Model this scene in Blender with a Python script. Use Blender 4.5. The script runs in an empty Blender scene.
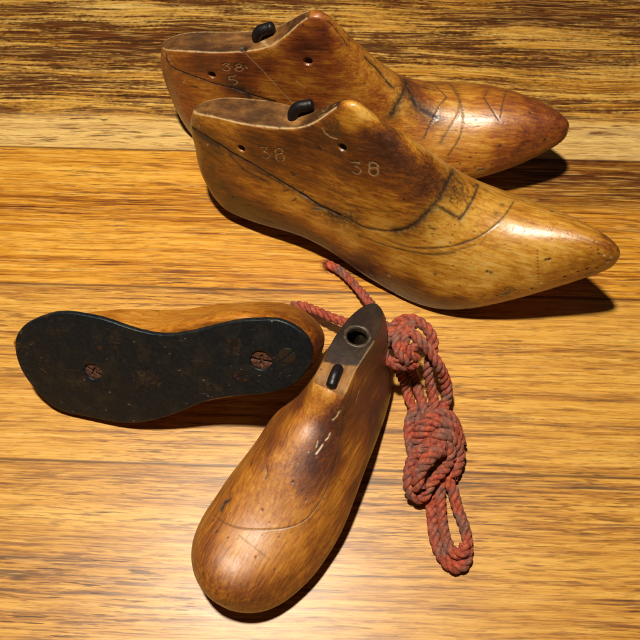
import bpy, bmesh, math, random
import numpy as np
from mathutils import Vector, Matrix
from mathutils.bvhtree import BVHTree

scene = bpy.context.scene
COL = scene.collection
random.seed(7)

# ------------------------------------------------------------ camera, world, lamp, exposure
ELEV = math.radians(60)
DIST = 0.45
HALF = 0.2 / 0.45
cam_d = bpy.data.cameras.new('camera')
cam = bpy.data.objects.new('camera', cam_d)
COL.objects.link(cam)
cam.location = (0, -math.cos(ELEV) * DIST, math.sin(ELEV) * DIST)
cam.rotation_euler = (math.radians(30), 0, 0)
cam_d.sensor_width = 36
cam_d.lens = 18 / HALF
cam_d.clip_start = 0.01
cam_d.clip_end = 50
scene.camera = cam

world = bpy.data.worlds.new('World')
scene.world = world
world.use_nodes = True
world.node_tree.nodes['Background'].inputs['Color'].default_value = (1.0, 0.80, 0.60, 1)
world.node_tree.nodes['Background'].inputs['Strength'].default_value = 0.03

def area(name, loc, target, size, power, color):
    d = bpy.data.lights.new(name, 'AREA')
    d.shape = 'DISK'
    d.size = size
    d.energy = power
    d.color = color
    o = bpy.data.objects.new(name, d)
    COL.objects.link(o)
    o.location = loc
    o.rotation_euler = (Vector(target) - Vector(loc)).to_track_quat('-Z', 'Y').to_euler()
    return o
area('ceiling_lamp', (-0.10, -0.03, 0.85), (0, 0, 0), 0.06, 11.2, (1.0, 0.94, 0.81))

scene.view_settings.view_transform = 'Standard'
scene.view_settings.look = 'None'
scene.view_settings.gamma = 1
scene.view_settings.exposure = 0.0

# ------------------------------------------------------------ helpers
CAMP = np.array([0, -math.cos(ELEV) * DIST, math.sin(ELEV) * DIST])
FW = -CAMP / DIST
RT = np.array([1., 0, 0])
UP = np.cross(RT, FW)

def ray(px, py):
    return FW + RT * ((px - 320) / 320 * HALF) + UP * ((320 - py) / 320 * HALF)

def at(px, py, z=0.0):
    """the point of the place at height z that the photograph shows at (px, py)"""
    d = ray(px, py)
    return CAMP + d * ((z - CAMP[2]) / d[2])

def link(name, me, parent=None, mat=None):
    o = bpy.data.objects.new(name, me)
    COL.objects.link(o)
    if parent: o.parent = parent
    if mat: me.materials.append(mat)
    return o

def mesh_from(name, verts, quads, smooth=True):
    verts = np.asarray(verts, dtype=np.float32)
    quads = np.asarray(quads, dtype=np.int32)
    k = quads.shape[1]
    me = bpy.data.meshes.new(name)
    me.vertices.add(len(verts))
    me.vertices.foreach_set('co', verts.ravel())
    me.loops.add(quads.size)
    me.loops.foreach_set('vertex_index', quads.ravel())
    me.polygons.add(len(quads))
    me.polygons.foreach_set('loop_start', np.arange(0, quads.size, k, dtype=np.int32))
    me.polygons.foreach_set('loop_total', np.full(len(quads), k, dtype=np.int32))
    me.update(calc_edges=True)
    me.validate()
    if smooth:
        me.polygons.foreach_set('use_smooth', np.ones(len(me.polygons), dtype=bool))
    return me

def spline(xs, ys):
    xs = np.asarray(xs, float); ys = np.asarray(ys, float); n = len(xs)
    h = np.diff(xs); A = np.zeros((n, n)); r = np.zeros(n); A[0, 0] = A[-1, -1] = 1
    for i in range(1, n - 1):
        A[i, i-1] = h[i-1]; A[i, i] = 2 * (h[i-1] + h[i]); A[i, i+1] = h[i]
        r[i] = 3 * ((ys[i+1] - ys[i]) / h[i] - (ys[i] - ys[i-1]) / h[i-1])
    c = np.linalg.solve(A, r)
    b = np.diff(ys) / h - h * (2 * c[:-1] + c[1:]) / 3
    d = np.diff(c) / (3 * h)
    def f(x):
        x = np.asarray(x, float); i = np.clip(np.searchsorted(xs, x) - 1, 0, n - 2); t = x - xs[i]
        return ys[i] + b[i] * t + c[i] * t**2 + d[i] * t**3
    return f

def rot(yaw, pitch, roll):
    return Matrix.Rotation(math.radians(yaw), 3, 'Z') @ Matrix.Rotation(math.radians(pitch), 3, 'Y') @ Matrix.Rotation(math.radians(roll), 3, 'X')

# ------------------------------------------------------------ node helpers
class NT:
    def __init__(self, name):
        self.mat = bpy.data.materials.new(name)
        self.mat.use_nodes = True
        self.t = self.mat.node_tree
        self.bsdf = self.t.nodes['Principled BSDF']
    def n(self, kind, **kw):
        nd = self.t.nodes.new(kind)
        for k, v in kw.items():
            if k.startswith('i_'):
                key = k[2:]
                key = int(key) if key.isdigit() else key.replace('_', ' ')
                self.put(nd.inputs[key], v)
            else: setattr(nd, k, v)
        return nd
    def put(self, sock, v):
        if hasattr(v, 'is_output') or isinstance(v, bpy.types.NodeSocket): self.t.links.new(v, sock)
        else: sock.default_value = v
    def coord(self, out='Object'):
        return self.n('ShaderNodeTexCoord').outputs[out]
    def mapping(self, v, scale=(1, 1, 1), loc=(0, 0, 0), rotz=0.0):
        m = self.n('ShaderNodeMapping'); self.put(m.inputs['Vector'], v)
        m.inputs['Scale'].default_value = scale; m.inputs['Location'].default_value = loc
        m.inputs['Rotation'].default_value = (0, 0, rotz)
        return m.outputs[0]
    def noise(self, v, scale=1., detail=4., rough=.55, dist=0.):
        nd = self.n('ShaderNodeTexNoise'); self.put(nd.inputs['Vector'], v)
        nd.inputs['Scale'].default_value = scale; nd.inputs['Detail'].default_value = detail
        nd.inputs['Roughness'].default_value = rough; nd.inputs['Distortion'].default_value = dist
        return nd.outputs['Fac']
    def ramp(self, f, stops, interp='LINEAR'):
        nd = self.n('ShaderNodeValToRGB'); self.put(nd.inputs[0], f); cr = nd.color_ramp
        cr.interpolation = interp
        while len(cr.elements) < len(stops): cr.elements.new(0.5)
        for e, (p, c) in zip(cr.elements, stops):
            e.position = p
            e.color = (c, c, c, 1) if not hasattr(c, '__len__') else (*c, 1)
        return nd.outputs[0]
    def math(self, op, a, b=0., clamp=False):
        nd = self.n('ShaderNodeMath', operation=op, use_clamp=clamp)
        self.put(nd.inputs[0], a); self.put(nd.inputs[1], b)
        return nd.outputs[0]
    def mix(self, f, a, b, blend='MIX'):
        nd = self.n('ShaderNodeMix', data_type='RGBA', blend_type=blend)
        self.put(nd.inputs[0], f)
        for s, v in ((nd.inputs[6], a), (nd.inputs[7], b)):
            if isinstance(v, tuple): v = (*v, 1)
            self.put(s, v)
        return nd.outputs[2]
    def attr(self, name, out='Fac'):
        return self.n('ShaderNodeAttribute', attribute_name=name).outputs[out]
    def bump(self, h, strength=.3, dist=.0005, normal=None):
        nd = self.n('ShaderNodeBump'); self.put(nd.inputs['Height'], h)
        nd.inputs['Strength'].default_value = strength; nd.inputs['Distance'].default_value = dist
        if normal is not None: self.put(nd.inputs['Normal'], normal)
        return nd.outputs[0]
    def set(self, **kw):
        for k, v in kw.items():
            s = self.bsdf.inputs[k.replace('_', ' ')]
            if isinstance(v, tuple) and len(v) == 3: v = (*v, 1)
            self.put(s, v)
        return self.mat

# ------------------------------------------------------------ the wooden tabletop
def table_material():
    m = NT('varnished_oak_boards')
    base = m.mapping(m.coord(), rotz=math.radians(1.8))
    sep = m.n('ShaderNodeSeparateXYZ'); m.put(sep.inputs[0], base)
    X, Y = sep.outputs[0], sep.outputs[1]
    # board number and where in y the seams run
    yb = m.math('ADD', m.math('MULTIPLY', Y, 1 / 0.117), SEAM)
    idx = m.math('FLOOR', yb)
    fr = m.math('FRACT', yb)
    seam = m.math('MINIMUM', fr, m.math('SUBTRACT', 1.0, fr))
    wn = m.n('ShaderNodeTexWhiteNoise', noise_dimensions='1D'); m.put(wn.inputs['W'], idx)
    rnd = wn.outputs['Value']
    comb = m.n('ShaderNodeCombineXYZ')
    m.put(comb.inputs[0], m.math('ADD', X, m.math('MULTIPLY', rnd, 7.0)))
    m.put(comb.inputs[1], Y); m.put(comb.inputs[2], m.math('MULTIPLY', rnd, 3.0))
    v = comb.outputs[0]
    # slow wander of the grain
    wob = m.noise(m.mapping(v, (5, 14, 1)), 1, 3)
    addv = m.n('ShaderNodeCombineXYZ'); m.put(addv.inputs[1], m.math('MULTIPLY', m.math('SUBTRACT', wob, .5), m.math('ADD', m.math('MULTIPLY', m.math('GREATER_THAN', idx, .5), .014), .008)))
    va = m.n('ShaderNodeVectorMath', operation='ADD'); m.put(va.inputs[0], v); m.put(va.inputs[1], addv.outputs[0])
    g = va.outputs[0]
    broad = m.noise(m.mapping(g, (2.2, 60, 1)), 1, 3, .55)
    mid = m.noise(m.mapping(g, (7, 300, 1)), 1, 5, .66)
    fine = m.noise(m.mapping(g, (26, 1000, 1)), 1, 5, .75)
    t = m.math('ADD', m.math('MULTIPLY', broad, .52), m.math('ADD', m.math('MULTIPLY', mid, .95), m.math('MULTIPLY', fine, .85)))
    t = m.math('SUBTRACT', t, .625)
    col = m.ramp(t, [(0.26, (.040, .010, .003)), (.35, (.15, .042, .005)), (.42, (.34, .120, .009)), (.50, (.50, .208, .015)), (.62, (.63, .305, .034)), (.80, (.74, .43, .085))])
    col = m.mix(1.0, col, m.ramp(rnd, [(0., (.88, .82, .74)), (.5, (1., 1., 1.)), (1., (1., .94, .85))]), 'MULTIPLY')
    blot = m.noise(m.mapping(v, (2.5, 9, 1), (2, 7, 1)), 1, 4, .6)
    col = m.mix(m.ramp(blot, [(.54, 0.), (.74, .40)]), col, m.mix(1.0, col, (.55, .38, .26), 'MULTIPLY'))
    # dark heart streaks
    ds = m.noise(m.mapping(g, (16, 420, 1), (3, 1, 0)), 1, 6, .68)
    zone = m.noise(m.mapping(g, (7, 48, 1), (9, 4, 0)), 1, 5, .62)
    # region masks (real colour differences between the boards and their heartwood)
    def band(coord, lo, hi, soft):
        a = m.n('ShaderNodeMapRange', interpolation_type='SMOOTHSTEP'); m.put(a.inputs[0], coord)
        a.inputs[1].default_value = lo - soft; a.inputs[2].default_value = lo + soft
        b = m.n('ShaderNodeMapRange', interpolation_type='SMOOTHSTEP'); m.put(b.inputs[0], coord)
        b.inputs[1].default_value = hi - soft; b.inputs[2].default_value = hi + soft
        return m.math('SUBTRACT', a.outputs[0], b.outputs[0])
    topboard = m.math('GREATER_THAN', idx, 0.5)
    # second tone of the far board: pale straw under dark broken streaks
    pale = m.ramp(t, [(.24, (.10, .026, .005)), (.34, (.28, .095, .010)), (.43, (.44, .185, .018)), (.54, (.58, .29, .042)), (.68, (.69, .42, .10)), (.85, (.76, .54, .20))])
    col = m.mix(topboard, col, pale)
    # cross ticks that break the streaks up on the far board
    tick = m.noise(m.mapping(g, (300, 420, 1)), 1, 2, .5)
    farpale = m.math('MULTIPLY', m.ramp(m.math('ADD', Y, m.math('MULTIPLY', m.noise(m.mapping(v, (4, 9, 1)), 1, 2), .03)), [(.1795, 1.), (.19, 0.)]), .28)
    dthr = m.math('ADD', m.math('MULTIPLY', ds, .80), m.math('ADD', m.math('MULTIPLY', m.math('SUBTRACT', zone, farpale), .86), m.math('MULTIPLY', tick, .26)))
    dmask_top = m.ramp(dthr, [(.84, 0.), (.92, .40), (1.04, 1.)])
    dmask_low = m.ramp(dthr, [(1.04, 0.), (1.10, .6), (1.18, .9)])
    patch = m.math('MULTIPLY', band(X, .115, 3., .05), band(Y, .094, .150, .006))
    ramp_p = m.math('MULTIPLY', patch, m.ramp(dthr, [(.60, .60), (.82, 1.)]))
    patch2 = m.math('MULTIPLY', band(X, .10, .5, .04), band(Y, -.085, -.045, .012))
    ramp_p2 = m.math('MULTIPLY', patch2, m.ramp(dthr, [(.84, 0.), (.94, .9)]))
    dm = m.mix(topboard, dmask_low, dmask_top)
    dm = m.math('MAXIMUM', dm, m.math('MULTIPLY', m.math('MAXIMUM', ramp_p, ramp_p2), m.math('SUBTRACT', 1, topboard)))
    col = m.mix(m.math('MULTIPLY', dm, .96), col, m.mix(m.ramp(fine, [(.4, 0.), (.62, 1.)]), (.024, .006, .002), (.135, .036, .008)))
    near_b = m.math('LESS_THAN', idx, -.5)
    col = m.mix(near_b, m.mix(m.math('SUBTRACT', 1.0, topboard), col, m.mix(1.0, col, (1.0, .95, .84), 'MULTIPLY')), m.mix(.09, col, (.84, .58, .20)))
    straw = m.math('MULTIPLY', m.math('MULTIPLY', farpale, 1.9), topboard)
    col = m.mix(straw, col, m.mix(fine, (.55, .33, .09), (.90, .70, .33)))
    # pores: short dark dashes
    pore = m.noise(m.mapping(g, (42, 800, 1), (1, 2, 3)), 1, 2, .5)
    pz = m.noise(m.mapping(g, (9, 30, 1), (5, 5, 0)), 1, 2)
    pm = m.math('MULTIPLY', m.ramp(pore, [(.635, 0.), (.68, 1.)]), m.ramp(pz, [(.42, .12), (.60, 1.)]))
    col = m.mix(m.math('MULTIPLY', pm, .88), col, (.055, .017, .006))
    f2 = m.ramp(m.noise(m.mapping(g, (90, 1000, 1), (8, 2, 3)), 1, 2, .6), [(.54, 0.), (.62, 1.)])
    f3 = m.ramp(m.noise(m.mapping(g, (38, 620, 1), (2, 6, 1)), 1, 3, .65), [(.55, 0.), (.61, 1.)])
    f4 = m.ramp(m.noise(m.mapping(g, (30, 700, 1), (6, 1, 1)), 1, 2, .6), [(.54, 0.), (.62, 1.)])
    col = m.mix(m.math('MULTIPLY', f4, .42), col, (.72, .40, .10))
    col = m.mix(m.math('MULTIPLY', f2, .40), col, m.mix(1.0, col, (.40, .26, .16), 'MULTIPLY'))
    col = m.mix(m.math('MULTIPLY', m.math('MULTIPLY', f3, m.ramp(pz, [(.35, .25), (.6, 1.)])), .72), col, (.15, .045, .008))
    # sparse nicks and dents
    vo = m.n('ShaderNodeTexVoronoi'); m.put(vo.inputs['Vector'], m.mapping(g, (16, 60, 1))); vo.inputs['Scale'].default_value = 1
    nick = m.math('MULTIPLY', m.ramp(vo.outputs['Distance'], [(.05, 1.), (.13, 0.)]), m.ramp(m.noise(m.mapping(v, (30, 30, 1)), 1, 1), [(.5, 0.), (.6, 1.)]))
    col = m.mix(m.math('MULTIPLY', nick, .75), col, (.06, .02, .008))
    # fine pale scratches and grit
    scv = m.ramp(m.noise(m.mapping(v, (60, 700, 1), (7, 0, 0), rotz=.35), 1, 2), [(.715, 0.), (.74, 1.)])
    scv = m.math('MULTIPLY', scv, m.ramp(m.noise(m.mapping(v, (12, 12, 1), (3, 0, 0)), 1, 1), [(.55, 0.), (.62, .5)]))
    col = m.mix(scv, col, (.62, .42, .20))
    # the seams
    sm = m.ramp(seam, [(0.0, 1.), (.0045, .75), (.010, 0.)])
    col = m.mix(m.math('MULTIPLY', sm, .8), col, (.06, .018, .006))
    rough = m.math('ADD', m.math('MULTIPLY', m.noise(m.mapping(g, (14, 200, 1)), 1, 4), .24), .27)
    h = m.math('SUBTRACT', m.math('ADD', m.math('MULTIPLY', fine, .35), m.math('MULTIPLY', mid, .5)), m.math('ADD', m.math('MULTIPLY', pm, .5), m.math('ADD', nick, m.math('MULTIPLY', sm, .25))))
    big = m.noise(m.mapping(g, (14, 50, 1)), 1, 3)
    nb = m.bump(big, .25, .0012)
    nrm = m.bump(h, .5, .0004, nb)
    m.set(Base_Color=col, Roughness=rough, Normal=nrm, Coat_Weight=.50, Coat_Roughness=.38)
    m.bsdf.inputs['Specular IOR Level'].default_value = .22
    return m.mat

SEAM = 0.0
gy = at(320, 154)[1]                      # the seam between the straw board and the orange board
SEAM = 1.0 - gy / 0.117
bm = bmesh.new()
bmesh.ops.create_cube(bm, size=1, matrix=Matrix.Translation((0, 0.05, -0.015)) @ Matrix.Diagonal((1.7, 1.2, 0.03, 1)))
bmesh.ops.bevel(bm, geom=bm.edges[:], offset=.003, segments=2, affect='EDGES')
me = bpy.data.meshes.new('tabletop'); bm.to_mesh(me); bm.free()
table = link('tabletop', me, None, table_material())
table['kind'] = 'structure'
table['label'] = 'varnished oak tabletop of wide boards with golden and dark brown grain'

# ------------------------------------------------------------ measured shapes (metres, degrees)
MODELS = {
 'f': (dict(L=0.27066,
   k=[0.0, 0.07, 0.15, 0.23, 0.3, 0.36, 0.42, 0.48, 0.56, 0.66, 0.78, 0.9, 1.0],
   Rh=0.03,
   Rt=0.1,
   pt=0.8,
   Rtz=0.05,
   tipf=0.42,
   bl=0.0,
   Lb=0.1,
   dp=2.1,
   cq=1.2,
   bulge=0.05,
   bx=[0.0086, 0.00336, 0.00405, 0.00515, 0.0117],
   zb=[0.00583, 0.00338, 0.00238, 0.00283, 0.00321, 0.00186, -0.00206, -0.00708, -0.01194, -0.01311, -0.00425, 0.00934, 0.01765],
   zt=[0.06946, 0.07649, 0.07987, 0.08276, 0.08551, 0.09387, 0.10929, 0.10485, 0.08827, 0.0572, 0.04598, 0.05089, 0.05836],
   wr=[0.02532, 0.02686, 0.02887, 0.02946, 0.02985, 0.03152, 0.03452, 0.03794, 0.04202, 0.04362, 0.03672, 0.02471, 0.01275],
   wt=[0.00727, 0.00736, 0.00881, 0.00904, 0.00733, 0.00443, 0.00056, 0.00058, 0.00147, 0.00252, 0.00425, 0.00443, 0.00452],
   dome=[0.15, 0.15, 0.15, 0.15, 0.15, 0.2, 0.25, 0.35, 0.5, 0.75, 0.95, 1.0, 1.0],
   crown=[0.0, 0.0, 0.0, 0.0, 0.0, 0.0, 0.0005, 0.0015, 0.002, 0.002, 0.001, 0.0005, 0.0],
   conv=[0.002, 0.003, 0.004, 0.004, 0.004, 0.004, 0.004, 0.004, 0.005, 0.005, 0.004, 0.003, 0.002],
   wl=[0.02566, 0.02693, 0.02844, 0.02873, 0.02892, 0.03026, 0.03276, 0.03597, 0.04001, 0.04231, 0.03736, 0.02786, 0.01738],
   soft=0.44,
   cutend=0.405),
  [-0.07902, 0.11249, -22.54809, -3.75905, 7.63771]),
 'b': (dict(L=0.26885,
   k=[0.0, 0.07, 0.15, 0.23, 0.3, 0.36, 0.42, 0.48, 0.56, 0.66, 0.78, 0.9, 1.0],
   Rh=0.03,
   Rt=0.1,
   pt=0.8,
   Rtz=0.05,
   tipf=0.42,
   bl=0.0,
   Lb=0.1,
   dp=2.1,
   cq=1.2,
   bulge=0.05,
   bx=[-0.0006, -0.00394, -0.00477, -0.00222, 0.00401],
   zb=[0.00922, 0.00727, 0.00661, 0.00684, 0.00749, 0.00739, 0.00543, 0.00176, -0.00285, -0.00211, 0.00348, 0.00959, 0.01365],
   zt=[0.07977, 0.08398, 0.08517, 0.08746, 0.09251, 0.10424, 0.11451, 0.10069, 0.06744, 0.04528, 0.04205, 0.04221, 0.04111],
   wr=[0.02938, 0.02924, 0.02925, 0.02851, 0.02794, 0.02847, 0.03002, 0.03261, 0.03605, 0.03942, 0.03724, 0.03082, 0.02199],
   wt=[0.00864, 0.00789, 0.00819, 0.00793, 0.00713, 0.00496, 0.00176, 0.00225, 0.00222, 0.00319, 0.00487, 0.00454, 0.00408],
   dome=[0.15, 0.15, 0.15, 0.15, 0.15, 0.2, 0.25, 0.35, 0.5, 0.75, 0.95, 1.0, 1.0],
   crown=[0.0, 0.0, 0.0, 0.0, 0.0, 0.0, 0.0005, 0.0015, 0.002, 0.002, 0.001, 0.0005, 0.0],
   conv=[0.002, 0.003, 0.004, 0.004, 0.004, 0.004, 0.004, 0.004, 0.005, 0.005, 0.004, 0.003, 0.002],
   wl=[0.02769, 0.02812, 0.02863, 0.02825, 0.02797, 0.02873, 0.03051, 0.0333, 0.03702, 0.04021, 0.03762, 0.03091, 0.022],
   soft=0.44,
   cutend=0.405),
  [-0.09627, 0.17686, -12.10723, -5.85354, 10.32558]),
 'c': (dict(L=0.16893,
   k=[0.0, 0.07, 0.15, 0.23, 0.31, 0.38, 0.42, 0.48, 0.56, 0.66, 0.78, 0.9, 1.0],
   Rh=0.024,
   Rt=0.04,
   pt=1.0,
   Rtz=0.022,
   tipf=0.45,
   bl=0.0,
   Lb=0.07,
   dp=2.2,
   cq=1.2,
   bulge=0.05,
   bx=[0.00207, 0.00017, 0.0005, 0.00011, 0.0064],
   zb=[-0.0014, -0.00057, 0.00087, 0.00314, 0.00664, 0.01075, 0.01225, 0.01179, 0.00894, 0.00471, 0.00204, 0.00265, 0.00264],
   zt=[0.06141, 0.06266, 0.06399, 0.06488, 0.06417, 0.06254, 0.0543, 0.04985, 0.0445, 0.03611, 0.02902, 0.02923, 0.03173],
   wr=[0.02258, 0.02255, 0.02381, 0.02278, 0.0224, 0.02534, 0.02734, 0.02759, 0.02768, 0.0294, 0.0302, 0.03149, 0.03253],
   wl=[0.01927, 0.0218, 0.02509, 0.02814, 0.0304, 0.0323, 0.03306, 0.03435, 0.03577, 0.03588, 0.03331, 0.03238, 0.03435],
   wt=[0.00839, 0.0088, 0.00922, 0.00905, 0.00824, 0.00812, 0.00632, 0.00624, 0.0066, 0.00745, 0.00717, 0.00695, 0.00669],
   dome=[0.1, 0.1, 0.1, 0.1, 0.1, 0.15, 0.3, 0.4, 0.6, 0.85, 1.0, 1.0, 1.0],
   crown=[0.0, 0.0, 0.0, 0.0, 0.0, 0.0, 0.001, 0.002, 0.002, 0.002, 0.001, 0.001, 0.0],
   conv=[0.0, 0.0, 0.0, 0.0, 0.0, 0.0, 0.0, 0.0, 0.0, 0.0, 0.0, 0.0, 0.0],
   cy=[0.0, 0.0, 0.0, 0.0, 0.0, 0.0, 0.0, 0.0, 0.0, 0.0, 0.0, 0.0, 0.0],
   lean=[0.00159, 0.00212, 0.00212, 0.00195, 0.00259, 0.00379, 0.00382, 0.00141, -0.00029, -0.00054, -0.00069, -0.00223, -0.00133],
   soft=0.42,
   cutend=0.375),
  [0.03154, -0.02223, -118.75324, -1.68417, 0.83032]),
 't': (dict(L=0.17656,
   k=[0.0, 0.07, 0.15, 0.23, 0.31, 0.38, 0.42, 0.48, 0.56, 0.66, 0.78, 0.9, 1.0],
   Rh=0.02468,
   Rt=0.03,
   pt=1.0,
   Rtz=0.022,
   tipf=0.45,
   bl=0.0,
   Lb=0.07,
   dp=2.2,
   cq=1.2,
   bulge=0.08,
   bx=[0.00384, -0.00112, -0.00089, 0.00569, 0.01608],
   zb=[0.0, 0.0, 0.0, 0.0, 0.0, 0.0, 0.0, 0.0, 0.0, 0.0, 0.0, 0.0, 0.0],
   zt=[0.05772, 0.0589, 0.06015, 0.06098, 0.06032, 0.05879, 0.05104, 0.04686, 0.04183, 0.03394, 0.02728, 0.02748, 0.02982],
   wr=[0.01823, 0.01997, 0.02243, 0.02475, 0.0276, 0.03155, 0.03499, 0.03955, 0.04408, 0.04584, 0.04162, 0.03747, 0.03483],
   wl=[0.022, 0.02317, 0.02579, 0.02614, 0.02276, 0.01962, 0.01757, 0.01463, 0.01385, 0.01611, 0.01578, 0.0124, 0.00963],
   wt=[0.00839, 0.0088, 0.00922, 0.00905, 0.00824, 0.00812, 0.00632, 0.00624, 0.0066, 0.00745, 0.00717, 0.00695, 0.00669],
   dome=[0.1, 0.1, 0.1, 0.1, 0.1, 0.15, 0.3, 0.4, 0.6, 0.85, 1.0, 1.0, 1.0],
   crown=[0.0, 0.0, 0.0, 0.0, 0.0, 0.0, 0.001, 0.002, 0.002, 0.002, 0.001, 0.001, 0.0],
   conv=[0.0, 0.0, 0.0, 0.0, 0.0, 0.0, 0.0, 0.0, 0.0, 0.0, 0.0, 0.0, 0.0],
   cy=[0.0, 0.0, 0.0, 0.0, 0.0, 0.0, 0.0, 0.0, 0.0, 0.0, 0.0, 0.0, 0.0],
   lean=[-0.00567, -0.00681, -0.00724, -0.00719, -0.00709, -0.00649, -0.0019, 0.00046, 0.00274, 0.00384, 0.00317, 0.00229, 0.0029],
   soft=0.42,
   cutend=0.375),
  {'O': [-0.00357, -0.06129, 0.06492], 'X': [-0.972656, 0.126683, -0.19466], 'Z': [0.209511, 0.840301, -0.5], 'dx': 0.00109}),
}
ROPE_PATHS = [
 # frayed end, up behind the heel of the standing last
 ([(326, 264, 4), (334, 267, 4.5), (344, 274, 5), (353, 283, 6), (361, 292, 8), (369, 302, 12), (377, 312, 18), (385, 325, 22), (392, 335, 24)], dict(taper=1, fray=1, R=0.0028)),
 # from the lying last across to the knot
 ([(292, 306, 4), (302, 306, 7), (312, 309, 10), (324, 314, 13), (336, 319, 14), (348, 323, 15), (362, 329, 17), (376, 335, 19), (386, 338, 22), (394, 346, 24)], dict(R=0.0029)),
 # first knot: outer grey arc, then down to the second knot
 ([(384, 352, 30), (386, 338, 33), (393, 327, 35), (402, 320, 37), (412, 319, 38), (422, 324, 37), (430, 333, 35), (433, 345, 32), (430, 359, 28), (428, 372, 22.7), (431, 387, 15.9), (434, 400, 12.6), (433, 414, 12)], dict()),
 # bright left loop
 ([(397, 330, 38), (390, 336, 39), (384, 345, 38), (385, 356, 36), (393, 364, 34), (404, 366, 33), (416, 364, 32)], dict(R=0.003)),
 # centre wraps
 ([(408, 322, 37), (400, 332, 41), (397, 344, 42), (401, 356, 40), (409, 362, 35)], dict(R=0.003)),
 ([(414, 324, 38), (408, 332, 42), (405, 344, 43), (409, 354, 40), (417, 358, 35)], dict(R=0.0028)),
 ([(392, 362, 33), (400, 358, 37), (410, 350, 39), (420, 345, 37)], dict(R=0.0028)),
 # front strand over the knot and down on the right
 ([(403, 326, 39), (412, 333, 42), (420, 341, 41), (430, 352, 37), (438, 364, 32), (444, 377, 23.1), (447, 391, 15.6), (445, 404, 11.3), (440, 414, 13)], dict()),
 # two short strands under the shadow
 ([(398, 364, 31), (401, 374, 21), (405, 384, 12), (407, 392, 8), (410, 401, 8), (416, 411, 9), (420, 424, 9)], dict(R=0.0029)),
 ([(406, 362, 31), (411, 371, 20), (415, 381, 11), (418, 390, 9), (422, 400, 9), (425, 410, 12), (428, 424, 11)], dict(R=0.0029)),
 # second knot: collar turns
 ([(415, 440, 7), (420, 428, 13), (428, 419, 17), (438, 413, 19), (448, 415, 18), (455, 424, 13), (458, 434, 7)], dict()),
 ([(414,448,7),(420,437,14),(429,427,19),(440,422,21),(450,426,19),(457,434,13),(460,446,7)], dict(R=.0036)),
 ([(426,450,13),(432,440,19),(440,435,22),(449,436,20),(456,444,14),(459,455,9),(456,467,7),(451,477,6)], dict(R=.0036)),
 # left side strand
 ([(416, 408, 10), (411, 418, 9), (409, 430, 9), (410, 443, 9), (413, 455, 9), (417, 466, 10)], dict()),
 # the doubled bight at the front of the knot
 ([(446, 462, 12), (450, 450, 16), (443, 443, 19), (432, 443, 20), (421, 450, 19), (412, 460, 17), (409, 473, 15), (409, 486, 12), (414, 496, 9), (422, 498, 9), (428, 489, 12), (436, 478, 14), (445, 468, 13), (451, 458, 11)], dict()),
 ([(442,450,20),(433,454,23),(424,464,22),(418,476,20),(419,488,15)], dict(R=.0037)),
 ([(453, 448, 10), (456, 458, 8), (454, 468, 7), (450, 478, 6)], dict()),
 # bottom loop and the second loop lying in it
 ([(432, 476, 6), (432, 488, 4.5), (431, 502, 4), (432, 518, 4), (434, 534, 4), (438, 548, 4), (445, 560, 4.2), (454, 567, 4.4), (463, 565, 4.2), (467.5, 554, 4), (467, 538, 4), (462, 520, 4), (456.5, 505, 4.4), (453, 491, 5.5), (447, 480, 7), (442, 470, 8)], dict()),
 ([(440, 472, 10), (440, 486, 7), (440.5, 500, 5.5), (442, 516, 5), (444, 531, 5), (448, 544, 5.5), (455, 553, 7), (462, 553, 8), (465, 545, 7)], dict(R=0.0029)),
]

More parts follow.
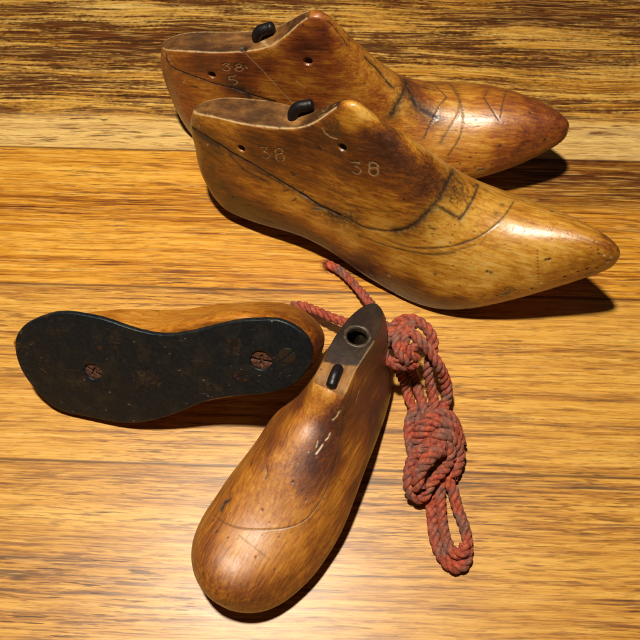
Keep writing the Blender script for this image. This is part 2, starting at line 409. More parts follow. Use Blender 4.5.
# ------------------------------------------------------------ lasts: lofted bodies
NS, NTOP, NU, NBOT = 210, 46, 600, 30
def loft(m, nu=NU, nb=NBOT, ns=NS, nt=NTOP):
    L = m['L']; t = np.linspace(0, 1, nu)
    u = (1 - np.cos(np.pi * t)) / 2 * 0.88 + t * 0.12
    x = u * L; k = m['k']
    S = lambda key: spline(k, m[key])(u) if key in m else np.zeros(nu)
    zb, zt, wl, wr, wt = S('zb'), S('zt'), S('wl'), S('wr'), S('wt')
    dome = np.clip(S('dome'), 0, 1); crown = S('crown'); conv = S('conv'); cy = S('cy'); lean = S('lean')
    e = lambda q: np.sqrt(np.clip(1 - (1 - np.clip(q, 0, 1))**2, 0, 1))
    rh = e(x / m['Rh']); rw = e((L - x) / m['Rt'])**m['pt']; rz = e((L - x) / m['Rtz'])
    wl = wl * rh * rw; wr = wr * rh * rw; wt = np.clip(wt, 0.0015, None) * rh * rw
    zm = zb + (zt - zb) * m['tipf']; zt = zm + (zt - zm) * rz; zb = zm + (zb - zm) * (0.25 + 0.75 * rz)
    zt = np.maximum(zt, zb + 0.001)
    bxf = spline(np.linspace(0, 1, len(m['bx'])), m['bx'])
    h = np.linspace(0, 1, 440)
    rows = []
    for i in range(nu):
        def half(w):
            wd = wt[i] + (w - wt[i]) * np.sqrt(np.clip(1 - h**m['dp'], 0, 1))
            wc = wt[i] + (w - wt[i]) * (1 - h)**m['cq']
            ww = wd * dome[i] + wc * (1 - dome[i])
            ww = ww + m['bulge'] * w * np.sin(np.pi * np.clip(h / 0.5, 0, 1))
            z = zb[i] + (zt[i] - zb[i]) * h
            ww = ww - min(w * 0.08, 0.0025) * np.exp(-(z - zb[i]) / 0.0018)
            s = np.concatenate([[0], np.cumsum(np.hypot(np.diff(ww), np.diff(z)))])
            q = np.linspace(0, s[-1], ns + 1)
            return np.stack([np.interp(q, s, ww), np.interp(q, s, z)], -1)
        A = half(wl[i]); B = half(wr[i])
        tt = np.linspace(1, -1, nt + 1)
        ty = np.where(tt > 0, tt * A[-1, 0], tt * B[-1, 0]); tz = zt[i] + crown[i] * (1 - tt**2) * min(1, wt[i] / 0.004)
        bb = np.linspace(-1, 1, nb + 1)
        by = np.where(bb > 0, bb * A[0, 0], bb * B[0, 0]); bz = zb[i] - conv[i] * (1 - bb**2) * rh[i] * rz[i]
        sec = np.concatenate([A[:-1], np.stack([ty, tz], -1)[:-1], np.stack([-B[::-1, 0], B[::-1, 1]], -1)[:-1], np.stack([by, bz], -1)[:-1]])
        y, z = sec[:, 0], sec[:, 1]
        hh = np.clip((z - zb[i]) / (zt[i] - zb[i]), 0, 1)
        xx = x[i] + bxf(hh) * max(1 - x[i] / m['Lb'], 0)**1.5
        y = y + cy[i] + lean[i] * hh
        rows.append(np.stack([xx, y, z], -1))
    G = np.array(rows)
    # forward of the throat the top has no edge: relax it across and a little along
    nv = G.shape[1]; wgt = np.clip((u - m['soft']) / .05, 0, 1)
    for _ in range(3):
        for sg in (20, 13):
            k = np.arange(-3 * sg, 3 * sg + 1); g = np.exp(-k**2 / (2 * sg**2)); g /= g.sum()
            Sm = sum(gk * np.roll(G, kk, 1) for kk, gk in zip(k, g))
            up_ = np.zeros(nv); j = np.arange(nv); c = ns + nt / 2
            up_ = np.clip((.62 * ns + nt / 2 - abs(j - c)) / (.35 * ns), 0, 1)
            w = wgt[:, None, None] * up_[None, :, None]
            G = G * (1 - w) + Sm * w
    for _ in range(58):
        G[1:-1] = G[1:-1] * .5 + .25 * (G[2:] + G[:-2])
    return G, u

def grid_normals(G):
    du = np.gradient(G, axis=0)
    dv = (np.roll(G, -1, 1) - np.roll(G, 1, 1)) / 2
    n = np.cross(dv, du)
    l = np.linalg.norm(n, axis=-1, keepdims=True)
    n = n / np.maximum(l, 1e-12)
    c = G.mean(axis=1, keepdims=True)
    s = np.sign(((G - c) * n).sum())
    return n * s

def lump(P, f, seed):
    r = np.random.RandomState(seed); o = np.zeros(len(P))
    for a in range(7):
        d = r.normal(size=3); d /= np.linalg.norm(d)
        o += np.sin(P @ d * f * (0.6 + 0.8 * r.rand()) + r.rand() * 6.28)
    return o / 7

class Last:
    """one carved last: lofted body with its cracks, stamps, holes and wear pressed in"""
    def __init__(self, key, M4=None, sides=None):
        m, po = MODELS[key]
        self.m = m
        G, self.u = loft(m)
        if key == 't':
            O = np.array(po['O']); G[..., 0] += po['dx']
            X = Vector(po['X']); Z = Vector(po['Z']); Y = Z.cross(X)
            R = Matrix((X, Y, Z)).transposed()
            self.M = Matrix.Translation(Vector(O)) @ R.to_4x4()
        else:
            R = rot(*po[2:])
            P = G.reshape(-1, 3) @ np.array(R).T
            self.M = Matrix.Translation((po[0], po[1], -P[:, 2].min())) @ R.to_4x4()
        self.R = np.array(self.M.to_3x3()); self.T = np.array(self.M.translation)
        self.G = G
        self.N = grid_normals(G)
        self.P = G.reshape(-1, 3).copy(); self.Pn = self.N.reshape(-1, 3)
        nu, nv = G.shape[:2]
        i = np.arange(nu - 1)[:, None]; j = np.arange(nv)[None, :]
        self.quads = np.stack([i * nv + j + 0 * i, i * nv + (j + 1) % nv, (i + 1) * nv + (j + 1) % nv, (i + 1) * nv + j], -1).reshape(-1, 4)
        a, b, c = self.P[self.quads[5000]][:3]
        # coarse copy for finding marks
        si, sj = 6, 4
        sub = G[::si, ::sj]; cu, cv = sub.shape[:2]
        ii = np.arange(cu - 1)[:, None]; jj = np.arange(cv)[None, :]
        q = np.stack([ii * cv + jj, ii * cv + (jj + 1) % cv, (ii + 1) * cv + (jj + 1) % cv, (ii + 1) * cv + jj], -1).reshape(-1, 4)
        self.W = self.P @ self.R.T + self.T
        sw = sub.reshape(-1, 3) @ self.R.T + self.T
        self.bvh = BVHTree.FromPolygons([Vector(v) for v in sw], [list(map(int, f)) for f in q])
        n = len(self.P)
        self.off = np.zeros(n); self.dark = np.zeros(n); self.pale = np.zeros(n); self.stain = np.zeros(n)
        self.tone = np.full(n, .5); self.cut = np.zeros(n); self.soot = np.zeros(n)
        uu = np.repeat(self.u, nv); jj = np.tile(np.arange(nv), nu)
        if key in 'fbc': self.cut[(jj >= NS) & (jj <= NS + NTOP) & (uu < m['cutend'])] = 1.
    def hit(self, px, py):
        d = Vector(ray(px, py))
        r = self.bvh.ray_cast(Vector(CAMP), d)
        if r[0] is None:
            r = self.bvh.find_nearest(Vector(CAMP + np.array(d) * (np.linalg.norm(CAMP) - .04)))
            return np.array(r[0]), np.array(r[1])
        nn = np.array(r[1])
        if nn @ np.array(d) > 0: nn = -nn
        return np.array(r[0]), nn
    def line(self, pts, width=.0004, depth=.0004, dark=1., pale=0., stain=0., rough=.35, smooth=False, pad=0):
        pts = np.array(pts, float)
        if smooth and len(pts) > 2:
            s = np.concatenate([[0], np.cumsum(np.hypot(*np.diff(pts, axis=0).T))])
            q = np.linspace(0, s[-1], max(8, int(s[-1] / 3)))
            pts = np.stack([spline(s, pts[:, 0])(q), spline(s, pts[:, 1])(q)], -1)
        else:
            o = [pts[0]]
            for a, b in zip(pts[:-1], pts[1:]):
                k = max(1, int(np.hypot(*(b - a)) / 4))
                o += [a + (b - a) * (i + 1) / k for i in range(k)]
            pts = np.array(o)
        H = np.array([self.hit(*p)[0] for p in pts])
        self.line3(H, width, depth, dark, pale, stain, rough)
    def line3(self, H, width=.0004, depth=.0004, dark=1., pale=0., stain=0., rough=.35):
        width = max(width * (1.45 if dark > pale and width >= .0005 else 1.1), .00032); depth = depth * (.95 if pale > dark else .8)
        lo, hi = H.min(0) - width * 5 - .002, H.max(0) + width * 5 + .002
        idx = np.where(((self.W > lo) & (self.W < hi)).all(1))[0]
        if not len(idx): return
        Q = self.W[idx]; best = np.full(len(idx), 1e9)
        for a, b in zip(H[:-1], H[1:]):
            ab = b - a; L2 = max(ab @ ab, 1e-14)
            t = np.clip((Q - a) @ ab / L2, 0, 1)
            d = np.linalg.norm(Q - a - t[:, None] * ab, axis=1)
            best = np.minimum(best, d)
        wv = width * (1 + rough * 1.6 * lump(Q, 900, 3)) * (1 + rough * lump(Q, 2600, 5))
        f = np.exp(-(best / np.maximum(wv, width * .3))**2)
        f = f * np.clip(1.15 + rough * 1.5 * lump(Q, 500, 9), 0, 1)
        self.soot[idx] = np.maximum(self.soot[idx], .38 * dark * np.exp(-(best / (width * 2.0 + .0005))**2))
        self.off[idx] -= depth * f
        self.dark[idx] = np.maximum(self.dark[idx], dark * f)
        self.pale[idx] = np.maximum(self.pale[idx], pale * f)
        if stain: self.stain[idx] = np.maximum(self.stain[idx], stain * np.exp(-(best / (width * 4))**2))
    def blob(self, px, py, r, depth=0., dark=0., pale=0., stain=0., flat=2., ax=1.):
        c, n = self.hit(px, py)
        d = np.linalg.norm((self.W - c), axis=1)
        idx = np.where(d < r * 3)[0]; d = d[idx]
        d = d * (1 + .25 * lump(self.W[idx], 1.6 / r, 4))
        f = np.exp(-(d / r)**flat)
        self.off[idx] -= depth * f
        self.dark[idx] = np.maximum(self.dark[idx], dark * f)
        self.pale[idx] = np.maximum(self.pale[idx], pale * f)
        self.stain[idx] = np.maximum(self.stain[idx], stain * f)
        return c, n
    def drill(self, px, py, r, depth, wall=.0005, bare=.8):
        c, n = self.hit(px, py)
        v = self.W - c; ax = v @ n; rad = np.linalg.norm(v - ax[:, None] * n, axis=1)
        idx = np.where((rad < r * 1.6) & (abs(ax) < r * 2.5))[0]
        f = np.clip((r - rad[idx]) / wall + .5, 0, 1)
        nl = self.R.T @ (-n)
        if not hasattr(self, 'push'): self.push = np.zeros_like(self.P)
        self.push[idx] += f[:, None] * nl[None] * depth
        self.pale[idx] = np.maximum(self.pale[idx], bare * np.clip(f, 0, 1))
        ring = np.exp(-((rad[idx] - r) / (.0004))**2)
        self.stain[idx] = np.maximum(self.stain[idx], .5 * ring)
        return c, n
    def tones(self, ctrl, soft=.006):
        C = np.array([self.hit(a, b)[0] for a, b, *_ in ctrl]); T = np.array([c[2] for c in ctrl])
        w = np.zeros(len(self.W)); s = np.zeros(len(self.W))
        wob = self.W + .004 * np.stack([lump(self.W, 160, 11), lump(self.W, 160, 12), lump(self.W, 160, 13)], -1)
        for c, t in zip(C, T):
            k = 1 / (((wob - c)**2).sum(1) + soft**2)**2.1
            w += k; s += k * t
        self.tone = s / w
    def build(self, name, mat, label, group=None):
        root = bpy.data.objects.new('shoe_last', None)
        COL.objects.link(root)
        root.empty_display_size = .02
        root.matrix_world = self.M
        root['label'] = label; root['category'] = 'shoe last'
        if group: root['group'] = group
        self.off += .00018 * lump(self.P, 190, 21) + .00005 * lump(self.P, 700, 22)
        V = self.P + self.Pn * self.off[:, None]
        if hasattr(self, 'push'): V = V + self.push
        me = mesh_from(name, V, self.quads)
        for nm, a in (('dark', self.dark), ('pale', self.pale), ('stain', self.stain), ('cut', self.cut), ('soot', self.soot), ('tone', self.tone)):
            at_ = me.attributes.new(nm, 'FLOAT', 'POINT'); at_.data.foreach_set('value', a.astype(np.float32))
        o = link(name, me, root, mat)
        bm = bmesh.new(); bm.from_mesh(me)
        bmesh.ops.remove_doubles(bm, verts=bm.verts, dist=1e-6)
        bmesh.ops.recalc_face_normals(bm, faces=bm.faces)
        bm.to_mesh(me); bm.free()
        self.root = root; self.body = o
        return root
    def local(self, p): return (np.array(p) - self.T) @ self.R
    def top_edges(self, u0, u1, ns=NS, nt=NTOP, near=True):
        i = np.where((self.u >= u0) & (self.u <= u1))[0]
        nv = self.G.shape[1]
        return self.W[i * nv + (ns + nt if near else ns)]

def wood_material(name, ramp, rough=.36, coat=.6, coat_rough=.34, grain=(55, 620, 620), mott=.68, seed=0.):
    m = NT(name)
    o = m.mapping(m.coord(), (1, 1, 1), (seed, seed * .7, seed * 1.3))
    tone = m.attr('tone'); dark = m.attr('dark'); pale = m.attr('pale'); stain = m.attr('stain'); cut = m.attr('cut')
    n1 = m.noise(o, 55, 5, .62, .3)
    n2 = m.noise(m.mapping(o, (90, 260, 260)), 1, 5, .65, .2)
    n3 = m.noise(m.mapping(o, grain), 1, 6, .75, .15)
    n4 = m.noise(o, 420, 3, .6)
    t = m.math('ADD', m.math('ADD', tone, .025), m.math('MULTIPLY', m.math('SUBTRACT', n1, .5), mott * .5))
    t = m.math('ADD', t, m.math('MULTIPLY', m.math('SUBTRACT', n2, .5), mott * .8))
    t = m.math('ADD', t, m.math('MULTIPLY', m.math('SUBTRACT', n3, .5), .80))
    col = m.ramp(t, ramp)
    cutc = m.ramp(m.math('ADD', m.math('MULTIPLY', n2, .6), m.math('ADD', m.math('MULTIPLY', n1, .4), m.math('MULTIPLY', m.math('SUBTRACT', tone, .5), .9))), [(.15, (.016, .007, .004)), (.38, (.060, .023, .007)), (.54, (.135, .056, .015)), (.74, (.30, .138, .040))])
    col = m.mix(cut, col, cutc)
    # grime worked into the grain
    gm = m.math('MULTIPLY', m.ramp(m.noise(m.mapping(o, (70, 330, 330), (2, 2, 2)), 1, 6, .72), [(.55, 0.), (.72, 1.)]), m.ramp(m.noise(o, 38, 3), [(.40, 0.), (.62, 1.)]))
    col = m.mix(m.math('MULTIPLY', gm, .8), col, (.05, .018, .007))
    sp = m.n('ShaderNodeTexVoronoi'); m.put(sp.inputs['Vector'], o); sp.inputs['Scale'].default_value = 210
    spk = m.math('MULTIPLY', m.ramp(sp.outputs['Distance'], [(.10, 1.), (.20, 0.)]), m.ramp(n1, [(.47, 0.), (.56, 1.)]))
    col = m.mix(m.math('MULTIPLY', spk, .5), col, (.025, .009, .004))
    so = m.math('MULTIPLY', m.attr('soot'), m.ramp(n2, [(.38, 0.), (.6, 1.)]), True)
    col = m.mix(so, col, (.045, .020, .009))
    st = m.math('MULTIPLY', stain, m.ramp(n4, [(.36, .2), (.56, 1.)]), True)
    col = m.mix(m.math('MULTIPLY', st, .9), col, (.035, .022, .012))
    pl = m.math('MULTIPLY', pale, m.ramp(n4, [(.30, .35), (.5, 1.)]), True)
    col = m.mix(pl, col, (.62, .42, .20))
    dk = m.math('MULTIPLY', dark, m.ramp(n4, [(.28, .45), (.45, 1.)]), True)
    col = m.mix(dk, col, (.014, .007, .004))
    # long scratches in the varnish
    sc = m.ramp(m.noise(m.mapping(o, (35, 1500, 500)), 1, 2), [(.66, 0.), (.72, 1.)])
    s2 = m.ramp(m.noise(m.mapping(o, (700, 60, 400), (4, 4, 4), rotz=.6), 1, 2), [(.68, 0.), (.73, 1.)])
    sc = m.math('MAXIMUM', sc, s2)
    col = m.mix(m.math('MULTIPLY', sc, .35), col, (.09, .035, .012))
    rg = m.math('ADD', m.math('MULTIPLY', m.noise(o, 150, 7, .75), .60), rough - .28)
    rg = m.math('ADD', rg, m.math('MULTIPLY', m.math('MAXIMUM', m.math('MAXIMUM', dk, m.math('MAXIMUM', pl, sc)), m.math('MULTIPLY', cut, .75)), .35), True)
    h = m.math('SUBTRACT', m.math('MULTIPLY', n3, .35), m.math('ADD', m.math('MULTIPLY', spk, .6), m.math('MULTIPLY', m.math('ADD', gm, sc), .25)))
    nb = m.bump(m.noise(o, 85, 4, .6), .35, .0011)
    nrm = m.bump(h, .7, .0003, nb)
    m.set(Base_Color=col, Roughness=rg, Normal=nrm, Coat_Weight=m.math('MULTIPLY', m.math('SUBTRACT', 1.0, m.math('MULTIPLY', cut, .85)), coat), Coat_Roughness=coat_rough)
    m.put(m.bsdf.inputs['Specular IOR Level'], m.math('SUBTRACT', .34, m.math('MULTIPLY', cut, .2)))
    m.put(m.bsdf.inputs['Coat Normal'], m.bump(h, .35, .0003, nb))
    return m.mat

def iron_material(name, col=(.012, .012, .014), rough=.35, metallic=.6, rust=.3):
    m = NT(name); o = m.coord()
    n = m.noise(o, 260, 5, .65)
    r = m.math('MULTIPLY', m.ramp(n, [(.5, 0.), (.68, 1.)]), rust)
    c = m.mix(r, col, (.10, .035, .015))
    m.set(Base_Color=c, Roughness=m.math('ADD', m.math('MULTIPLY', n, .3), rough - .1), Metallic=metallic, Normal=m.bump(n, .7, .0003))
    return m.mat

def tube_mesh(name, pts, radii, seg=24, cap=True):
    pts = [np.array(p, float) for p in pts]; n = len(pts)
    V = []; F = []
    prev = None
    for i, p in enumerate(pts):
        t = pts[min(i + 1, n - 1)] - pts[max(i - 1, 0)]; t /= np.linalg.norm(t)
        if prev is None:
            a = np.array([0, 0, 1.]) if abs(t[2]) < .9 else np.array([1., 0, 0])
            prev = np.cross(t, a); prev /= np.linalg.norm(prev)
        prev = prev - t * (prev @ t); prev /= np.linalg.norm(prev); b = np.cross(t, prev)
        for s in range(seg):
            an = 2 * math.pi * s / seg
            V.append(p + radii[i] * (math.cos(an) * prev + math.sin(an) * b))
    for i in range(n - 1):
        for s in range(seg):
            F.append((i * seg + s, i * seg + (s + 1) % seg, (i + 1) * seg + (s + 1) % seg, (i + 1) * seg + s))
    bm = bmesh.new(); vs = [bm.verts.new(v) for v in V]
    for f in F: bm.faces.new([vs[k] for k in f])
    if cap:
        bm.faces.new(vs[:seg][::-1]); bm.faces.new(vs[-seg:])
    bmesh.ops.recalc_face_normals(bm, faces=bm.faces)
    for f in bm.faces: f.smooth = True
    me = bpy.data.meshes.new(name); bm.to_mesh(me); bm.free()
    return me

def resample(P, step):
    P = np.array(P, float); s = np.concatenate([[0], np.cumsum(np.linalg.norm(np.diff(P, axis=0), axis=1))])
    q = np.linspace(0, s[-1], max(4, int(s[-1] / step)))
    Q = np.stack([spline(s, P[:, k])(q) for k in range(3)], -1)
    s2 = np.concatenate([[0], np.cumsum(np.linalg.norm(np.diff(Q, axis=0), axis=1))])
    q2 = np.linspace(0, s2[-1], len(q))
    return np.stack([np.interp(q2, s2, Q[:, k]) for k in range(3)], -1)

def pin(last, a, b, r, lift, sink=.005):
    """bent iron staple: rises out of the wood at pixel a and lies over towards b"""
    A, na = last.hit(*a); B, nbm = last.hit(*b)
    n = (na + nbm) / 2; n /= np.linalg.norm(n)
    d = B - A; L = np.linalg.norm(d)
    ctrl = [A - n * sink, A + n * lift * .15, A + d * .10 + n * lift * .75, A + d * .32 + n * (lift + r * .2), A + d * .7 + n * lift, B + n * lift * .85]
    C = resample(ctrl, .0005)
    rad = np.full(len(C), r)
    s = np.linspace(0, 1, len(C)); Lt = sum(np.linalg.norm(np.diff(C, axis=0), axis=1))
    q = (1 - s) * Lt / (r * .7)
    rad = r * np.sqrt(np.clip(1 - (1 - np.clip(q, 0, 1))**2.6, 0.02, 1))
    me = tube_mesh('iron_staple', [last.local(p) for p in C], rad)
    return link('iron_staple', me, last.root, IRON)

IRON = iron_material('black_iron', (.013, .011, .012), .36, .5, .12)

RAMP_A = [(0.0, (.034, .011, .004)), (.2, (.075, .021, .006)), (.4, (.205, .060, .006)), (.58, (.41, .165, .013)), (.75, (.56, .295, .046)), (1.0, (.56, .38, .16))]
RAMP_C = [(0.0, (.030, .009, .004)), (.2, (.080, .019, .006)), (.4, (.21, .056, .005)), (.58, (.41, .142, .010)), (.75, (.55, .245, .034)), (1.0, (.56, .34, .12))]
WOOD_F = wood_material('varnished_maple_worn', RAMP_A, seed=.0)
RAMP_B = [(0.0, (.040, .011, .005)), (.2, (.10, .022, .008)), (.4, (.235, .060, .010)), (.58, (.41, .155, .015)), (.75, (.56, .285, .050)), (1.0, (.60, .42, .18))]
WOOD_B = wood_material('varnished_maple_reddish', RAMP_B, seed=.3)
WOOD_C = wood_material('polished_amber_beech', RAMP_C, rough=.46, coat=1.0, coat_rough=.50, mott=.42, grain=(45, 700, 700), seed=.6)
WOOD_T = wood_material('dull_brown_beech', RAMP_C, rough=.42, coat=.2, coat_rough=.3, seed=.9)

def zz(ox, oy, s, pts): return [(ox + x / s, oy + y / s) for x, y in pts]

# ------------------------------------------------------------ front pointed last, stamped 38
f = Last('f')
f.tones([(200,135,.22),(215,150,.30),(205,175,.16),(225,195,.06),(235,165,.45),(255,185,.42),(250,217,.06),(262,150,.18),(290,145,.14),(315,135,.08),(310,165,.32),
 (340,140,.16),(365,138,.12),(385,150,.08),(405,165,.10),(350,165,.22),(380,180,.30),(400,190,.26),(420,185,.16),(425,172,.18),(330,190,.42),(350,205,.52),(385,205,.50),(410,215,.48),(290,200,.55),(320,225,.62),
 (280,226,.08),(350,120,.68),(365,110,.72),(390,125,.66),(415,142,.66),(440,160,.62),(380,222,.66),(440,215,.66),(470,220,.66),(440,235,.66),(350,240,.58),(400,260,.62),(400,288,.18),(440,285,.62),(450,304,.22),(425,300,.20),(360,264,.12),(320,241,.12),(305,234,.10),
 (465,190,.50),(490,195,.62),(500,230,.66),(500,210,.62),(540,215,.58),(570,230,.54),(590,240,.52),(560,250,.66),(520,255,.64),(600,262,.50),(612,250,.30),(480,280,.66),(530,275,.66),(500,295,.46),(560,272,.55),(490,270,.68),
 (210,105,.58),(235,108,.50),(265,115,.48),(285,118,.62),(300,118,.66),(320,116,.36),(335,107,.24)])
f.line(zz(180,90,4,[(50,150),(90,175),(130,203),(165,222),(200,247),(250,275),(300,302),(350,335),(400,365),(440,388),(480,412),(550,462),(640,502)]), .0006, .0009, 1, stain=.75)
f.line(zz(180,90,4,[(60,165),(110,200),(150,222)]), .0013, .0005, .9, stain=.6)
f.line(zz(180,90,4,[(200,262),(260,322),(300,345),(350,367)]), .0005, .0004, .8, stain=.4)
f.line(zz(180,90,4,[(300,322),(360,350),(420,385)]), .0004, .0003, .7)
f.line(zz(180,90,4,[(90,230),(140,270),(180,305)]), .0003, .0003, .8)
f.line(zz(300,80,4,[(0,455),(100,510),(200,560),(260,590),(330,603),(380,605),(440,590),(500,540)]), .0005, .0006, .95, smooth=True)
f.line(zz(300,80,4,[(380,605),(440,590),(500,540),(560,470),(600,390),(622,350)]), .0011, .0006, .95, stain=.5, smooth=True)
f.line(zz(300,80,4,[(120,535),(160,548),(205,556)]), .0014, .0003, .7, stain=.9)
f.line(zz(300,80,4,[(30,395),(90,425),(150,455),(210,475)]), .0003, .0002, .6)
f.line(zz(300,80,4,[(200,500),(285,520),(340,528),(400,525)]), .0003, .0003, .7, smooth=True)
f.line(zz(320,190,4,[(180,190),(260,222),(350,245),(440,260),(540,250)]), .0004, .0003, .8, smooth=True)
f.line(zz(320,190,4,[(270,200),(360,230),(450,236),(520,226),(600,200)]), .0003, .0003, .75, smooth=True)
f.line(zz(400,130,4,[(60,473),(150,472),(250,455),(350,405),(420,340),(455,285)]), .0004, .0004, .9, smooth=True)
f.line(zz(400,130,4,[(0,480),(60,492),(120,497),(240,477),(300,460)]), .0004, .0002, .6, smooth=True)
f.line(zz(400,130,4,[(150,305),(195,330),(240,357)]), .0007, .0004, .9)
f.line(zz(400,130,4,[(240,357),(270,315),(300,262),(318,200)]), .0006, .0005, .95)
f.line(zz(400,130,4,[(320,460),(345,425)]), .0003, .0002, .5)
for bx_, by_, r_ in ((454,190,.0035),(460,184,.003),(450,196,.003),(463,195,.0025),(486,190,.0022),(497,214,.002),(503,205,.002),(447,182,.003)):
    f.blob(bx_, by_, r_, .0001, 0, 0, .75)
rs = np.random.RandomState(5)
for k in range(26):
    a0, b0 = 446 + rs.rand() * 22, 178 + rs.rand() * 24
    f.line([(a0, b0), (a0 + rs.normal() * 3, b0 + rs.normal() * 3)], .0003, .0002, .8)
for px, py, r in ((552,211,.0012),(565,277,.0008),(587,269,.0009),(532,289,.0009),(497,296,.0008),(549,260,.0011),(546,260,.0008),(491,273,.0011),(487,272,.0009),(550,260,.0008),(435,275,.0009),(424,242,.0005),(450,243,.0006),(294,175,.0014),(292,173,.0009),(523,200,.0010),(386,273,.0008),(319,148,.0013),(321,150,.0010),(404,200,.0005),(430,255,.0005),(410,262,.0004),(233,197,.0007),(271,210,.0005),(612,240,.0010),(604,232,.0008),(608,261,.0010),(597,268,.0007),(510,290,.0007),(578,272,.0007),(474,232,.0005),(455,225,.0005)):
    f.blob(px, py, r, .0005, 1.)
for px, py in ((604,255),(611,257),(608,262),(598,270),(541,283),(553,287),(389,276),(563,283),(530,290)):
    f.blob(px, py, .0008, .0002, 0, .9)
for k in range(9): f.blob(537.3 + .15 * k, 251 + 3.3 * k, .0005, .0002, .9)
f.line([(510,292),(504,289),(510,287),(516,290),(510,292)], .0003, .0002, .8)
# dark set-in wedge under the peak, with its pale scratch
for px, py in ((326,124),(331,124),(336,122),(337,127),(336,133),(331,128),(337,131)):
    f.blob(px, py, .0024, .0000, .0, 0, 1.)
f.line(zz(300,80,4,[(88,190),(100,212),(120,228),(148,236)]), .0003, .0002, 0, .8)
# stamped numbers
D1 = lambda p: zz(250,135,12.8,p)
f.line(D1([(140,157),(180,152),(215,150),(195,180),(178,212),(212,218),(243,240),(246,272),(218,296),(182,290),(158,272)]), .00034, .0007, 0, .55, rough=.08)
f.line(D1([(330,232),(318,205),(330,175),(370,162),(405,182),(412,208),(395,232),(345,236),(322,262),(335,305),(375,330),(418,322),(437,285),(425,250),(395,232)]), .00034, .0007, 0, .55, rough=.08)
D2 = lambda p: zz(340,150,12.8,p)
f.line(D2([(145,155),(195,150),(248,150),(220,180),(196,207),(235,215),(266,245),(262,280),(230,302),(190,295),(158,268)]), .00034, .0007, 0, .55, rough=.08)
f.line(D2([(378,225),(368,195),(385,162),(425,155),(465,170),(488,200),(470,222),(410,222),(370,245),(372,285),(405,318),(445,325),(482,302),(488,262),(470,222)]), .00034, .0007, 0, .55, rough=.08)
f.drill(241.5,148.5,.0022,.0085); f.drill(342.5,147.5,.0023,.0085)
f.line3(f.top_edges(.004,.40), .0006, .0003, 0, .75)
f.line3(f.top_edges(.005,.2,near=False), .0005, .0002, 0, .5)
f.line([(287,107),(283,118),(279,128)], .0003, .0003, .6, .1)
for px, py in ((247,115),(253,117),(259,117)): f.blob(px, py, .0022, 0, 0, 0, .8)
LT = lambda p: zz(310,90,12.8,p)
f.line(LT([(160,275),(165,250),(200,215),(232,212),(225,232),(185,270),(165,278)]), .0003, .0003, 0, .45)
f.line(LT([(300,205),(310,190),(330,182)]), .0003, .0003, 0, .4)
f.line(LT([(110,350),(140,325),(180,305),(230,300)]), .0003, .0002, 0, .4)
nvf = f.G.shape[1]; iu = np.where((f.u > .55) & (f.u < .985))[0]
f.line3(f.W[iu * nvf + 2 * NS + NTOP - 2], .0004, .0001, 0, .7, rough=.5)
b_iu = iu
def feather(last, u0, u1, scuffs=22):
    rs = np.random.RandomState(3); nv = last.G.shape[1]
    iu = np.where((last.u > u0) & (last.u < u1))[0][::6]
    for dj, w, d in ((6, .0010, .55), (14, .0016, .35)):
        last.line3(last.W[iu * nv + 2 * NS + NTOP - dj], w, .0001, d, rough=.6)
    for i in np.where((last.u > .5) & (last.u < .98))[0][::24]:
        j = 2 * NS + NTOP - 9 - rs.randint(5); c0 = last.W[i * nv + j]
        d = np.linalg.norm(last.W - c0, axis=1); k = np.where(d < .002)[0]; f0 = np.exp(-(d[k] / (.0005 + .0004 * rs.rand()))**2)
        last.off[k] -= .0005 * f0
        if rs.rand() < .3: last.pale[k] = np.maximum(last.pale[k], .8 * f0)
        else: last.dark[k] = np.maximum(last.dark[k], f0)
    # scattered scuffs and short scratches over the near side
    for q in range(scuffs):
        i = int(rs.uniform(.06, .96) * NU); j = NS + NTOP + int(rs.uniform(.05, .95) * NS)
        a = last.W[i * nv + j]; b2 = last.W[min(NU - 1, i + rs.randint(-5, 14)) * nv + min(nv - 1, j + rs.randint(-9, 9))]
        last.line3(np.array([a, b2]), .00028 + .0003 * rs.rand(), .0002, .9 * (rs.rand() < .8), .5 * (rs.rand() < .25), rough=.5)
feather(f, .06, .985)
f.build('last_body', WOOD_F, 'front pointed wooden shoe last stamped 38 on its side, nearest of the pointed pair', 'pair of pointed shoe lasts')
pin(f, (293.5,116.5), (316,109), .0033, .0036)

# ------------------------------------------------------------ back pointed last
b = Last('b')
b.tones([(165,60,.40),(170,80,.30),(185,100,.34),(180,115,.30),(200,65,.16),(215,60,.20),(240,60,.12),(265,65,.16),(230,80,.20),(200,85,.48),(245,85,.35),(215,95,.50),(275,85,.50),(300,85,.50),
 (310,20,.50),(300,45,.10),(320,32,.12),(330,48,.12),(350,50,.40),(330,65,.34),(345,80,.42),(310,100,.34),(370,60,.58),(360,90,.55),(380,100,.42),(395,90,.62),(350,100,.56),(400,110,.60),(335,24,.66),(352,36,.66),(375,55,.60),
 (412,90,.35),(425,100,.34),(440,90,.55),(435,110,.50),(450,110,.62),(425,125,.48),(445,135,.62),(465,95,.58),(475,120,.60),(490,100,.44),(500,95,.40),(520,105,.38),(540,110,.32),(555,120,.28),(565,128,.24),(545,135,.34),(480,140,.60),(470,150,.58),(500,145,.46),(530,145,.28),(500,160,.36),(515,125,.44),(540,125,.32),(460,162,.50),
 (170,45,.46),(190,42,.42),(215,42,.50),(240,42,.56),(262,45,.66),(270,38,.62),(285,33,.46),(300,20,.38)])
b.line(zz(150,0,4,[(62,215),(75,262),(110,280),(150,296),(200,314),(250,332),(330,352),(400,378),(500,408)]), .00048, .0007, .95, stain=.7)
b.line(zz(150,0,4,[(330,345),(360,358),(400,385)]), .00122, .0004, .9, stain=.9)
b.blob(244,89,.0022,.0004,.9,0,.9)
b.line(zz(150,0,4,[(385,215),(440,270),(500,335),(572,412)]), .00020, .0003, .25, .6)
